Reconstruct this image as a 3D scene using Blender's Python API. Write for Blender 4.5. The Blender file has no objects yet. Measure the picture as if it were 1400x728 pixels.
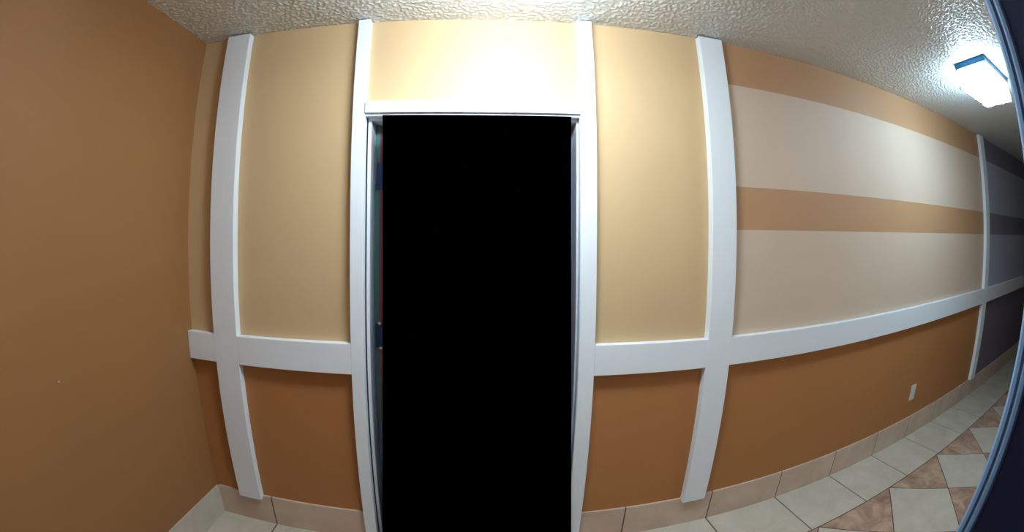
import bpy, bmesh, math, random
from mathutils import Vector, Matrix, noise

random.seed(7)
SC = bpy.context.scene
COL = SC.collection
S = 1.66            # metres per survey unit
H0 = 0.901          # camera height above the floor, survey units


def W(x, y, z):
    """survey coordinates (camera at 0,0,0; wall with the door at y = 1) to metres"""
    return Vector((x * S, y * S, (z + H0) * S))


# ------------------------------------------------------------------ camera
cd = bpy.data.cameras.new('camera')
cam = bpy.data.objects.new('camera', cd)
COL.objects.link(cam)
cd.type = 'PANO'
cd.panorama_type = 'FISHEYE_LENS_POLYNOMIAL'
cd.sensor_fit = 'HORIZONTAL'
cd.sensor_width = 36.0
K = (1.3310178564, -0.3811762943, 0.3607225410, -0.0805004463)
cd.fisheye_polynomial_k0 = 0.0
cd.fisheye_polynomial_k1 = -K[0] / 18
cd.fisheye_polynomial_k2 = -K[1] / 18 ** 2
cd.fisheye_polynomial_k3 = -K[2] / 18 ** 3
cd.fisheye_polynomial_k4 = -K[3] / 18 ** 4
cd.fisheye_fov = math.radians(200)
cd.shift_x = (700 - 653.426) / 1400
cd.shift_y = (320.139 - 364) / 728
cd.clip_start = 0.01
r = Vector((0.99995986, -0.00628479, 0.00638668))
u = Vector((-0.00639904, -0.00194911, 0.99997763))
f = Vector((0.0062722, 0.99997835, 0.00198925))
cam.matrix_world = Matrix(((r.x, u.x, -f.x, 0), (r.y, u.y, -f.y, 0), (r.z, u.z, -f.z, H0 * S), (0, 0, 0, 1)))
SC.camera = cam

# ------------------------------------------------------------------ world and exposure
world = bpy.data.worlds.new('world')
SC.world = world
world.use_nodes = True
world.node_tree.nodes['Background'].inputs[0].default_value = (0.5, 0.6, 0.8, 1)
world.node_tree.nodes['Background'].inputs[1].default_value = 0.05
SC.view_settings.view_transform = 'Standard'
SC.view_settings.look = 'None'
SC.view_settings.gamma = 1
SC.view_settings.exposure = 0.0
SC.view_settings.use_curve_mapping = False
LAMP_DOOR = 45.0
LAMP_HALL = 26.0


# ------------------------------------------------------------------ materials
def lin(c):
    out = []
    for v in c:
        v = v / 255
        out.append(v / 12.92 if v <= 0.04045 else ((v + 0.055) / 1.055) ** 2.4)
    return (*out, 1)


def paint(name, rgb, rough=0.6, bump=0.05, scale=180, spec=0.4, var=0.04):
    m = bpy.data.materials.new(name)
    m.use_nodes = True
    nt = m.node_tree
    b = nt.nodes['Principled BSDF']
    b.inputs['Roughness'].default_value = rough
    b.inputs['Specular IOR Level'].default_value = spec
    tc = nt.nodes.new('ShaderNodeTexCoord')
    n1 = nt.nodes.new('ShaderNodeTexNoise')
    n1.inputs['Scale'].default_value = 3.0
    n1.inputs['Detail'].default_value = 5
    nt.links.new(tc.outputs['Object'], n1.inputs['Vector'])
    mix = nt.nodes.new('ShaderNodeMix')
    mix.data_type = 'RGBA'
    c = lin(rgb)
    mix.inputs['A'].default_value = (*[v * (1 - var) for v in c[:3]], 1)
    mix.inputs['B'].default_value = (*[min(1, v * (1 + var)) for v in c[:3]], 1)
    nt.links.new(n1.outputs['Fac'], mix.inputs['Factor'])
    nt.links.new(mix.outputs['Result'], b.inputs['Base Color'])
    if bump:
        n2 = nt.nodes.new('ShaderNodeTexNoise')
        n2.inputs['Scale'].default_value = scale
        n2.inputs['Detail'].default_value = 2
        nt.links.new(tc.outputs['Object'], n2.inputs['Vector'])
        bp = nt.nodes.new('ShaderNodeBump')
        bp.inputs['Strength'].default_value = bump
        bp.inputs['Distance'].default_value = 0.003
        nt.links.new(n2.outputs['Fac'], bp.inputs['Height'])
        nt.links.new(bp.outputs['Normal'], b.inputs['Normal'])
    return m


def stone(name, a, b_, scale=6.0, rough=0.45, contrast=(0.35, 0.7)):
    """glazed tile with cloudy veins, each tile offset by its own random value"""
    m = bpy.data.materials.new(name)
    m.use_nodes = True
    nt = m.node_tree
    p = nt.nodes['Principled BSDF']
    p.inputs['Roughness'].default_value = rough
    p.inputs['Specular IOR Level'].default_value = 0.35
    geo = nt.nodes.new('ShaderNodeNewGeometry')
    n = nt.nodes.new('ShaderNodeTexNoise')
    n.inputs['Scale'].default_value = scale
    n.inputs['Detail'].default_value = 7
    n.inputs['Roughness'].default_value = 0.62
    n.inputs['Distortion'].default_value = 0.6
    oi = nt.nodes.new('ShaderNodeObjectInfo')
    mul = nt.nodes.new('ShaderNodeVectorMath')
    mul.operation = 'MULTIPLY_ADD'
    cmb = nt.nodes.new('ShaderNodeCombineXYZ')
    nt.links.new(oi.outputs['Random'], cmb.inputs[0])
    nt.links.new(oi.outputs['Random'], cmb.inputs[2])
    mul.inputs[1].default_value = (40, 40, 40)
    nt.links.new(cmb.outputs[0], mul.inputs[0])
    nt.links.new(geo.outputs['Position'], mul.inputs[2])
    nt.links.new(mul.outputs[0], n.inputs['Vector'])
    ramp = nt.nodes.new('ShaderNodeMapRange')
    ramp.inputs['From Min'].default_value = contrast[0]
    ramp.inputs['From Max'].default_value = contrast[1]
    nt.links.new(n.outputs['Fac'], ramp.inputs['Value'])
    mix = nt.nodes.new('ShaderNodeMix')
    mix.data_type = 'RGBA'
    mix.inputs['A'].default_value = lin(a)
    mix.inputs['B'].default_value = lin(b_)
    nt.links.new(ramp.outputs['Result'], mix.inputs['Factor'])
    nt.links.new(mix.outputs['Result'], p.inputs['Base Color'])
    bp = nt.nodes.new('ShaderNodeBump')
    bp.inputs['Strength'].default_value = 0.15
    bp.inputs['Distance'].default_value = 0.002
    nt.links.new(n.outputs['Fac'], bp.inputs['Height'])
    nt.links.new(bp.outputs['Normal'], p.inputs['Normal'])
    return m


def glow(name, rgb, strength):
    m = bpy.data.materials.new(name)
    m.use_nodes = True
    nt = m.node_tree
    p = nt.nodes['Principled BSDF']
    p.inputs['Base Color'].default_value = (0.9, 0.95, 1, 1)
    p.inputs['Roughness'].default_value = 0.3
    vor = nt.nodes.new('ShaderNodeTexVoronoi')
    vor.inputs['Scale'].default_value = 28
    geo = nt.nodes.new('ShaderNodeNewGeometry')
    nt.links.new(geo.outputs['Position'], vor.inputs['Vector'])
    mr = nt.nodes.new('ShaderNodeMapRange')
    mr.inputs['To Min'].default_value = strength * 1.15
    mr.inputs['To Max'].default_value = strength * 0.8
    nt.links.new(vor.outputs['Distance'], mr.inputs['Value'])
    nt.links.new(mr.outputs['Result'], p.inputs['Emission Strength'])
    p.inputs['Emission Color'].default_value = (*rgb, 1)
    return m


def metal(name, rgb, rough=0.3, metallic=1.0):
    m = paint(name, rgb, rough, 0.0)
    m.node_tree.nodes['Principled BSDF'].inputs['Metallic'].default_value = metallic
    return m


M = dict(
    tan=paint('beige_wall_paint', (206, 177, 134)),
    greige=paint('greige_wall_paint', (212, 189, 166)),
    band=paint('tan_band_paint', (190, 146, 106)),
    brown=paint('brown_wainscot_paint', (176, 120, 70)),
    left=paint('ochre_brown_wall_paint', (156, 110, 64), 0.65),
    slate_wall=paint('far_greige_darker_bluish', (176, 182, 200)),  # far-end set: greige, band and brown made darker and bluer
    slate_band=paint('far_band_darker_bluish', (130, 126, 144)),
    slate_low=paint('far_brown_darker_bluish', (118, 110, 122)),
    white=paint('white_satin_trim_paint', (234, 241, 246), 0.4, 0.03, 60, 0.45, 0.015),
    plaster=paint('plain_plaster', (180, 165, 140)),
    ceiling=paint('knockdown_ceiling_paint', (220, 222, 218), 0.36, 0.6, 170, 0.6),
    black=paint('matt_black_redaction', (0, 0, 0), 1.0, 0, 1, 0.0, 0),
    maroon=paint('maroon_door_paint', (178, 100, 110), 0.4),
    lowbrown=paint('brown_door_kick_panel', (160, 134, 122), 0.4),
    teal=paint('teal_weatherstrip', (110, 180, 176), 0.35),
    bluegrey=paint('blue_grey_weatherstrip', (140, 170, 195), 0.35),
    navy=paint('navy_frame_paint', (17, 28, 58), 0.55),
    rim=paint('glow_tinted_frame_edge', (118, 150, 182), 0.3, 0.0),  # blue lens glow and highlight put into the frame edge colour
    lockblue=metal('dark_blue_lock_metal', (60, 84, 130), 0.35, 0.6),
    chrome=metal('chrome', (210, 214, 220), 0.15),
    lampmetal=metal('blued_lamp_metal', (36, 90, 126), 0.35, 0.6),
    plastic=paint('white_plastic', (214, 212, 208), 0.35, 0.0),
    dark=paint('dark_slot', (20, 20, 20), 0.6, 0),
    grout=paint('grey_grout', (92, 84, 78), 0.9, 0.3, 300),
    tile_light=stone('pale_grey_tile', (190, 180, 162), (206, 198, 182), 5),
    tile_pink=stone('rosy_marbled_tile', (148, 112, 94), (204, 174, 150), 7),
    tile_base=stone('beige_baseboard_tile', (196, 172, 152), (216, 196, 178), 4),
)
M['glass_door'] = glow('frosted_lamp_glass_over_door', (0.87, 1.0, 1.12), LAMP_DOOR)
M['glass_hall'] = glow('frosted_lamp_glass_in_hall', (0.70, 1.0, 1.26), LAMP_HALL)


# ------------------------------------------------------------------ mesh helpers
def finish(name, bm, mat, parent=None, smooth=False):
    me = bpy.data.meshes.new(name)
    bmesh.ops.recalc_face_normals(bm, faces=bm.faces)
    bm.to_mesh(me)
    bm.free()
    me.materials.append(M[mat])
    if smooth:
        for p in me.polygons:
            p.use_smooth = True
    o = bpy.data.objects.new(name, me)
    COL.objects.link(o)
    if parent is not None:
        o.parent = parent
    return o


def add_box(bm, x0, x1, y0, y1, z0, z1, bevel=0.0):
    """box in survey units, bevel in metres"""
    a, b = W(x0, y0, z0), W(x1, y1, z1)
    g = bmesh.ops.create_cube(bm, size=1)
    for v in g['verts']:
        v.co = Vector([(a[i] + b[i]) / 2 + v.co[i] * (b[i] - a[i]) for i in range(3)])
    if bevel:
        es = list({e for v in g['verts'] for e in v.link_edges})
        bmesh.ops.bevel(bm, geom=es, offset=bevel, segments=2, affect='EDGES', profile=0.6)


def box(name, mat, dims, parent=None, bevel=0.0, kind=None):
    bm = bmesh.new()
    add_box(bm, *dims, bevel)
    o = finish(name, bm, mat, parent)
    if kind:
        o['kind'] = kind
    return o


def boxes(name, mat, lst, parent=None, bevel=0.0, kind=None):
    bm = bmesh.new()
    for d in lst:
        add_box(bm, *d, bevel)
    o = finish(name, bm, mat, parent)
    if kind:
        o['kind'] = kind
    return o


def prism(name, mat, pts, z0, z1, parent=None, bevel=0.0):
    """polygon pts (survey x, y) extruded from z0 to z1"""
    bm = bmesh.new()
    lo = [bm.verts.new(W(x, y, z0)) for x, y in pts]
    hi = [bm.verts.new(W(x, y, z1)) for x, y in pts]
    bm.faces.new(lo)
    top = bm.faces.new(hi)
    n = len(pts)
    for i in range(n):
        bm.faces.new((lo[i], lo[(i + 1) % n], hi[(i + 1) % n], hi[i]))
    if bevel:
        bmesh.ops.bevel(bm, geom=list(top.edges), offset=bevel, segments=1, affect='EDGES')
    return finish(name, bm, mat, parent)


def cyl(name, mat, c, axis, r_, L, parent=None, seg=20, bev=0.0):
    """cylinder centred on survey point c; radius and length in metres"""
    bm = bmesh.new()
    bmesh.ops.create_cone(bm, cap_ends=True, segments=seg, radius1=r_, radius2=r_, depth=L)
    if bev:
        bmesh.ops.bevel(bm, geom=[e for e in bm.edges if abs(e.verts[0].co.z - e.verts[1].co.z) < 1e-6],
                        offset=bev, segments=2, affect='EDGES')
    rot = {'x': Matrix.Rotation(math.pi / 2, 4, 'Y'), 'y': Matrix.Rotation(math.pi / 2, 4, 'X'), 'z': Matrix()}[axis]
    bmesh.ops.transform(bm, matrix=Matrix.Translation(W(*c)) @ rot, verts=bm.verts)
    return finish(name, bm, mat, parent, smooth=False)


def empty(name, label, cat, p, group=None):
    o = bpy.data.objects.new(name, None)
    o.empty_display_size = 0.05
    COL.objects.link(o)
    o['label'] = label
    o['category'] = cat
    if group:
        o['group'] = group
    return o


# ------------------------------------------------------------------ survey data
XC = -0.812                      # left corner
X_END = 5.5                      # far end of the hall
CEIL, FLOOR = 0.568, -H0
RT, RB = -0.2763, -0.3565        # chair rail, front top and bottom
BASE = -0.793
T = 0.0223                       # board thickness
B1 = (-0.7153, -0.6383)
B2 = (-0.3115, -0.2785)
B2r = (0.2613, 0.3022)
B3 = (0.6242, 0.7027)
B4 = (2.735, 2.813)
BAND1, B2T, B2B = 0.4351, 0.1379, 0.0178
YN = 0.0615                      # face of the wall on the camera's side
JX = 0.26                        # jamb of the camera's doorway

# ------------------------------------------------------------------ walls
OP = (-0.285, 0.275, 0.306)      # rough opening for the door
wb = boxes('wall_back', 'plaster', [
    (XC - 0.06, OP[0], 1.0015, 1.12, FLOOR - 0.03, CEIL + 0.03),
    (OP[1], X_END, 1.0015, 1.12, FLOOR - 0.03, CEIL + 0.03),
    (OP[0], OP[1], 1.0015, 1.12, OP[2], CEIL + 0.03)], kind='structure')


def panel(name, mat, x0, x1, z0, z1, label=None):
    o = box(name, mat, (x0, x1, 1.0, 1.0020, z0, z1), wb)
    if label:
        o['label'] = label


m1 = sum(B1) / 2
m2, m2r, m3, m4 = sum(B2) / 2, sum(B2r) / 2, sum(B3) / 2, sum(B4) / 2
mr_ = (RT + RB) / 2
TOP = CEIL + 0.01
panel('wall_panel', 'tan', XC, m1, mr_, TOP, 'beige painted panel beside the left corner')
panel('wall_panel', 'tan', m1, m2, mr_, TOP, 'beige painted panel left of the doorway')
panel('wall_panel', 'tan', m2, m2r, OP[2], TOP, 'beige painted panel above the doorway')
panel('wall_panel', 'tan', m2r, m3, mr_, TOP, 'beige painted panel right of the doorway')
panel('wall_panel', 'greige', m3, m4, mr_, B2B, 'greige painted panel over the rail')
panel('painted_band', 'band', m3, m4, B2B, B2T, 'tan band across the middle of the wall')
panel('wall_panel', 'greige', m3, m4, B2T, BAND1, 'greige painted panel between two tan bands')
panel('painted_band', 'band', m3, m4, BAND1, TOP, 'tan band under the ceiling')
panel('wall_panel', 'slate_wall', m4, X_END, mr_, B2B, 'darker bluish panel at the far end')
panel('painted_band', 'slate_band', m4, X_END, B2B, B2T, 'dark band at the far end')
panel('wall_panel', 'slate_wall', m4, X_END, B2T, BAND1, 'darker bluish panel at the far end, upper')
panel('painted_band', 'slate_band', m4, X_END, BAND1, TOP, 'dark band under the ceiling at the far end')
panel('wainscot_panel', 'brown', XC, m1, BASE - 0.01, mr_, 'brown panel beside the left corner')
panel('wainscot_panel', 'brown', m1, m2, BASE - 0.01, mr_, 'brown panel left of the doorway')
panel('wainscot_panel', 'brown', m2r, m3, BASE - 0.01, mr_, 'brown panel right of the doorway')
panel('wainscot_panel', 'brown', m3, m4, BASE - 0.01, mr_, 'long brown panel under the rail')
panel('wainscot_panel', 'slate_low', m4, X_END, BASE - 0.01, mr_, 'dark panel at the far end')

box('wall_left', 'left', (XC - 0.06, XC, -0.7, 1.0015, FLOOR - 0.03, CEIL + 0.03), kind='structure')
box('wall_right', 'slate_wall', (X_END, X_END + 0.06, -0.7, 1.12, FLOOR - 0.03, CEIL + 0.03), kind='structure')
DX = -0.33                       # left jamb of the camera's doorway
boxes('wall_front', 'greige', [
    (XC, DX, -0.05, YN - 0.004, FLOOR - 0.03, CEIL + 0.03),
    (JX + 0.012, X_END, -0.05, YN - 0.004, FLOOR - 0.03, CEIL + 0.03),
    (DX, JX + 0.012, -0.05, YN - 0.004, 0.42, CEIL + 0.03)], kind='structure')


# ------------------------------------------------------------------ ceiling with its spattered texture
def build_ceiling():
    def axis(a, b, step):
        n = int(round((b - a) / step))
        return [a + (b - a) * i / n for i in range(n + 1)]
    xs = axis(XC * S, 2.75 * S, 0.0048) + axis(2.75 * S + 0.05, X_END * S, 0.2)
    ys = [-0.7 * S, -0.1] + axis(0.1 * S, 1.0 * S, 0.0048) + [1.1 * S]
    zc = (CEIL + H0) * S
    verts, faces = [], []
    for y in ys:
        for x in xs:
            n = noise.noise(Vector((x * 72, y * 72, 0)))
            k = noise.noise(Vector((x * 135, y * 135, 4)))
            h = max(0.0, n * 1.3 + 0.7 * k + 0.1)
            h = min(h, 0.42)
            verts.append((x, y, zc + 0.0025 - h * 0.0090))
    nx = len(xs)
    for j in range(len(ys) - 1):
        for i in range(nx - 1):
            a = j * nx + i
            faces.append((a, a + nx, a + nx + 1, a + 1))
    me = bpy.data.meshes.new('ceiling')
    me.from_pydata(verts, [], faces)
    me.materials.append(M['ceiling'])
    for p in me.polygons:
        p.use_smooth = True
    o = bpy.data.objects.new('ceiling', me)
    COL.objects.link(o)
    o['kind'] = 'structure'
    return o


build_ceiling()

# ------------------------------------------------------------------ floor tiles
PITCH = 0.2975
BORDER = 0.757                    # front edge of the straight row along the wall
TILE_TOP, GROUT_TOP = FLOOR, FLOOR - 0.0012
G = 0.0023                        # half a grout joint
fl = box('floor', 'grout', (XC - 0.06, X_END + 0.06, -0.7, 1.12, FLOOR - 0.04, GROUT_TOP), kind='structure')


def clip(poly, a, b, c):
    """keep a*x + b*y <= c"""
    out = []
    for i in range(len(poly)):
        p, q = poly[i], poly[(i + 1) % len(poly)]
        dp, dq = a * p[0] + b * p[1] - c, a * q[0] + b * q[1] - c
        if dp <= 0:
            out.append(p)
        if (dp < 0 < dq) or (dq < 0 < dp):
            t = dp / (dp - dq)
            out.append((p[0] + t * (q[0] - p[0]), p[1] + t * (q[1] - p[1])))
    return out


def area(p):
    return abs(sum(p[i][0] * p[(i + 1) % len(p)][1] - p[(i + 1) % len(p)][0] * p[i][1] for i in range(len(p)))) / 2


joints = [XC, -0.61, -0.3125, -0.015, 0.1445]
x = 0.442
while x < X_END:
    joints.append(x)
    x += PITCH
joints.append(X_END)
for a, b in zip(joints, joints[1:]):
    if b - a > 0.01:
        prism('floor_tile', 'tile_light', [(a + G, BORDER + G), (b - G, BORDER + G), (b - G, 0.9995), (a + G, 0.9995)],
              GROUT_TOP - 0.002, TILE_TOP, fl, 0.0015)
for a, b in [(-0.285, 0.275)]:
    box('door_sill', 'tile_light', (a, b, 1.0005, 1.12, GROUT_TOP - 0.002, TILE_TOP), fl)
hd = PITCH / math.sqrt(2)
DG = G * math.sqrt(2)
for i in range(-12, 24):
    for j in range(-1, 5):
        for par in (0, 1):
            cx = 1.488 + 2 * hd * i + hd * par
            cy = BORDER - hd - 2 * hd * j + hd * (1 - 2 * 0) * par
            e = hd - DG
            poly = [(cx + e, cy), (cx, cy + e), (cx - e, cy), (cx, cy - e)]
            for cl in ((0, 1, BORDER - G), (0, -1, 0.055), (-1, 0, -XC - 0.008), (1, 0, X_END - 0.01)):
                poly = clip(poly, *cl)
                if len(poly) < 3:
                    break
            if len(poly) < 3 or area(poly) < 0.002:
                continue
            prism('floor_tile', 'tile_pink' if par else 'tile_light', poly, GROUT_TOP - 0.002, TILE_TOP, fl, 0.0015)

# tiled baseboards
TB = 0.007
bb = box('baseboard_back', 'grout', (XC, B2[0], 1 - TB * 0.88, 1.0005, FLOOR, BASE - 0.001), kind='structure')
br = box('baseboard_right', 'grout', (B2r[1], X_END, 1 - TB * 0.88, 1.0005, FLOOR, BASE - 0.001), kind='structure')
bj = [j for j in joints]
for a, b in zip(bj, bj[1:]):
    for lo, hi, par in ((XC + TB, B2[0] - 0.0005, bb), (B2r[1] + 0.0005, X_END, br)):
        c0, c1 = max(a, lo), min(b, hi)
        if c1 - c0 > 0.01:
            g0 = 0 if c0 == lo else 0.0021
            g1 = 0 if c1 == hi else 0.0021
            box('baseboard_tile', 'tile_base', (c0 + g0, c1 - g1, 1 - TB, 1.0, FLOOR, BASE), par, 0.0012)
bl = box('baseboard_left', 'grout', (XC - 0.0005, XC + TB * 0.88, 0.06, 1.0, FLOOR, BASE - 0.001), kind='structure')
y = 1.0
while y > 0.1:
    y2 = max(0.065, y - PITCH)
    box('baseboard_tile', 'tile_light', (XC, XC + TB, y2 + 0.0015, y - 0.0015 if y < 1 else 1 - TB, FLOOR, BASE), bl, 0.0012)
    y = y2

# ------------------------------------------------------------------ white trim boards
YF = 1 - T
trims = [
    ('trim_1', [(B1[0], B1[1], YF, 1.0005, -0.8013, CEIL - 0.004)]),
    ('trim_2', [(B2[0], B2[1], YF, 1.0005, FLOOR, CEIL - 0.002)]),
    ('trim_3', [(B2r[0], B2r[1], YF, 1.0005, FLOOR, CEIL - 0.002)]),
    ('trim_4', [(B3[0], B3[1], YF, 1.0005, -0.8005, CEIL - 0.004)]),
    ('trim_5', [(B4[0], B4[1], YF, 1.0005, BASE + 0.002, CEIL - 0.004)]),
    ('trim_6', [(XC + 0.0008, B1[0], YF, 1.0005, RB, RT)]),
    ('trim_7', [(B1[1], B2[0], YF, 1.0005, RB, RT)]),
    ('trim_8', [(B2r[1], B3[0], YF, 1.0005, RB, RT)]),
    ('trim_9', [(B3[1], B4[0], YF, 1.0005, RB, RT)]),
    ('trim_10', [(B4[1], X_END, YF, 1.0005, RB, RT)]),
]
for n_, l_ in trims:
    boxes(n_, 'white', l_, None, 0.0022, 'structure')

# door lintel casing: board with a thinner step below
hc = boxes('trim_11', 'white', [(B2[1] + 0.0003, B2r[0] - 0.0003, YF - 0.004, 1.0005, 0.3035, 0.3338)], None, 0.002, 'structure')
box('lower_bead', 'white', (B2[1] + 0.0003, B2r[0] - 0.0003, YF + 0.003, 1.0005, 0.2965, 0.3035), hc, 0.0015)
# a slim inner step beside the right casing board
box('casing_bead', 'white', (0.2605, 0.2655, YF + 0.002, 1.0005, FLOOR, 0.2965), hc, 0.001)

# ------------------------------------------------------------------ the door in the wall opposite
dj = boxes('door_1', 'white', [
    (-0.2755, -0.267, 1.001, 1.118, FLOOR, 0.290),
    (0.256, 0.2645, 1.001, 1.118, FLOOR, 0.290),
    (-0.2755, 0.2645, 1.001, 1.118, 0.290, 0.300)], None, 0.001, 'structure')
dl = box('door_leaf', 'maroon', (-0.2545, 0.2475, 1.046, 1.072, FLOOR + 0.005, 0.284), dj, 0.002)
box('kick_panel', 'lowbrown', (-0.2543, 0.2473, 1.0445, 1.0462, FLOOR + 0.006, -0.305), dl, 0.001)
box('weatherstrip', 'teal', (-0.2668, -0.2550, 1.047, 1.06, -0.30, 0.2895), dj, 0.001)
box('weatherstrip', 'bluegrey', (-0.2668, -0.2550, 1.047, 1.06, FLOOR, -0.3005), dj, 0.001)
box('weatherstrip', 'bluegrey', (0.248, 0.2558, 1.047, 1.06, FLOOR, 0.2895), dj, 0.001)
hg = box('door_hinge', 'lockblue', (-0.2640, -0.2420, 1.0405, 1.0458, 0.118, 0.187), dj, 0.001)
cyl('hinge_pin', 'chrome', (-0.2628, 1.040, 0.165), 'z', 0.0035, 0.12, hg, 12)
lk = box('lock_plate', 'lockblue', (-0.2625, -0.2420, 1.0385, 1.0458, -0.300, -0.236), dl, 0.002)
cyl('lock_knob', 'chrome', (-0.2500, 1.036, -0.234), 'y', 0.007, 0.012, lk, 16, 0.001)
cyl('lock_knob', 'chrome', (-0.2470, 1.036, -0.300), 'y', 0.007, 0.012, lk, 16, 0.001)

# black redaction rectangle, built as an added panel across the doorway
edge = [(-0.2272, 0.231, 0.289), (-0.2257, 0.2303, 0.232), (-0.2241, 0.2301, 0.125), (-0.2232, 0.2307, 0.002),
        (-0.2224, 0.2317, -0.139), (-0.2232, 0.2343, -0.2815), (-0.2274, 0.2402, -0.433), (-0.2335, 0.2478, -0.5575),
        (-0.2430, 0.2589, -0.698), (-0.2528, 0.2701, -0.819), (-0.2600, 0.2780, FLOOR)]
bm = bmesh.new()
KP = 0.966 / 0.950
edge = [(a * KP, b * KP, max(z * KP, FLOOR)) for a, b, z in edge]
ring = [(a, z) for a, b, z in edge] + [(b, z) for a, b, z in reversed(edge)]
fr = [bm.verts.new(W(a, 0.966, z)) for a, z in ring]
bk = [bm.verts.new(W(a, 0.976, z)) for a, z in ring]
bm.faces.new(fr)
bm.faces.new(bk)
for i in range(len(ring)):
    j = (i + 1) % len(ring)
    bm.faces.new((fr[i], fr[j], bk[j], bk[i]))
o = finish('redaction_panel', bm, 'black')
o['label'] = 'black redaction rectangle built as a panel across the white framed doorway'
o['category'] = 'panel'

# ------------------------------------------------------------------ the camera's own doorway
box('door_2', 'navy', (DX, JX + 0.012, -0.05, -0.03, FLOOR, 0.42), kind='structure')
fj = boxes('trim_12', 'navy', [(JX, JX + 0.012, -0.03, 0.0505, FLOOR, 0.42),
                               (DX - 0.0, DX + 0.012, -0.03, 0.0505, FLOOR, 0.42)], None, 0, 'structure')
bm = bmesh.new()
prof = [(0.2600, 0.0505), (0.2588, 0.0520), (0.2588, 0.0545), (0.2600, 0.0562), (0.2588, 0.0580), (0.2592, 0.0606),
        (0.2612, 0.0624), (0.275, 0.0630), (0.300, 0.0630), (0.300, 0.0575), (0.272, 0.0575), (0.272, 0.0505)]
lo = [bm.verts.new(W(a, b, FLOOR)) for a, b in prof]
hi = [bm.verts.new(W(a, b, 0.44)) for a, b in prof]
bm.faces.new(lo)
bm.faces.new(hi)
for i in range(len(prof)):
    j = (i + 1) % len(prof)
    bm.faces.new((lo[i], lo[j], hi[j], hi[i]))
o = finish('casing_edge', bm, 'rim', fj)
o['label'] = 'moulded edge of the near door frame, blue lens glow in its colour'

# ------------------------------------------------------------------ ceiling lamps


def ice_glass(bm, x0, x1, y0, y1, z0, z1, seed):
    """closed box of pressed glass whose faces ripple; survey units"""
    a, b = W(x0, y0, z0), W(x1, y1, z1)
    g = bmesh.ops.create_cube(bm, size=1)
    bmesh.ops.subdivide_edges(bm, edges=bm.edges[:], cuts=11, use_grid_fill=True)
    for v in bm.verts:
        c = Vector([(a[i] + b[i]) / 2 + v.co[i] * (b[i] - a[i]) for i in range(3)])
        d = Vector((round(v.co.x * 1.96), round(v.co.y * 1.96), round(v.co.z * 1.96)))
        n = noise.noise(c * 26 + Vector((seed, 0, 0)))
        v.co = c + d * (0.0065 * n - 0.002)


def ceiling_lamp(x0, x1, y0, y1, glassmat, label):
    e = empty('ceiling_lamp', label, 'ceiling lamp', None)
    zt = CEIL + 0.001
    e.location = W((x0 + x1) / 2, (y0 + y1) / 2, zt)
    kids = []
    kids.append(box('mounting_plate', 'lampmetal', (x0, x1, y0, y1, zt - 0.021, zt), None, 0.002))
    bm = bmesh.new()
    ice_glass(bm, x0 + 0.006, x1 - 0.004, y0 + 0.004, y1 - 0.004, zt - 0.088, zt - 0.0215, x0)
    kids.append(finish('glass_shade', bm, glassmat, None, True))
    for px, py in ((x0 + 0.005, y0 + 0.004), (x1 - 0.005, y0 + 0.004), (x0 + 0.005, y1 - 0.004), (x1 - 0.005, y1 - 0.004)):
        kids.append(cyl('corner_clip', 'lampmetal', (px, py, zt - 0.0235), 'z', 0.004, 0.022, None, 12))
    kids.append(cyl('corner_finial', 'lampmetal', (x0 + 0.003, y1 - 0.003, zt - 0.086), 'z', 0.0055, 0.014, None, 12, 0.001))
    bpy.context.view_layer.update()
    for k in kids:
        k.parent = e
        k.matrix_parent_inverse = Matrix.Translation(-e.location)
    return e


ceiling_lamp(1.563, 1.893, 0.462, 0.610, 'glass_hall', 'rectangular frosted glass ceiling lamp glowing beside the near door frame')
ceiling_lamp(-0.085, 0.245, 0.545, 0.693, 'glass_door', 'rectangular frosted glass ceiling lamp above the doorway, out of view')

# ------------------------------------------------------------------ small things
ox0, ox1, oz0, oz1 = 1.868, 1.915, -0.707, -0.636
t = empty('wall_outlet', 'small white wall outlet cover low on the long brown panel', 'wall outlet', None)
t.location = W((ox0 + ox1) / 2, 1.0, oz0)
bpy.context.view_layer.update()
ks = [box('cover_plate', 'plastic', (ox0, ox1, 0.9962, 1.0, oz0, oz1), None, 0.002)]
mx, mz = (ox0 + ox1) / 2, (oz0 + oz1) / 2
for dz in (-0.0125, 0.0125):
    ks.append(cyl('receptacle', 'plastic', (mx, 0.9958, mz + dz), 'y', 0.0165, 0.003, None, 20, 0.0008))
    ks.append(boxes('slot', 'dark', [(mx - 0.0045, mx - 0.0037, 0.9945, 0.9955, mz + dz - 0.001, mz + dz + 0.004),
                                     (mx + 0.0037, mx + 0.0045, 0.9945, 0.9955, mz + dz - 0.001, mz + dz + 0.003)], None))
ks.append(cyl('screw', 'chrome', (mx, 0.9960, mz), 'y', 0.0028, 0.002, None, 10))
for k in ks:
    k.parent = t
    k.matrix_parent_inverse = Matrix.Translation(-t.location)

n = cyl('nail', 'plastic', (XC + 0.0015, 0.4925, -0.2919), 'x', 0.0028, 0.008, None, 12, 0.0008)
n['label'] = 'tiny pale nail head sticking out of the plain ochre brown wall'
n['category'] = 'nail'
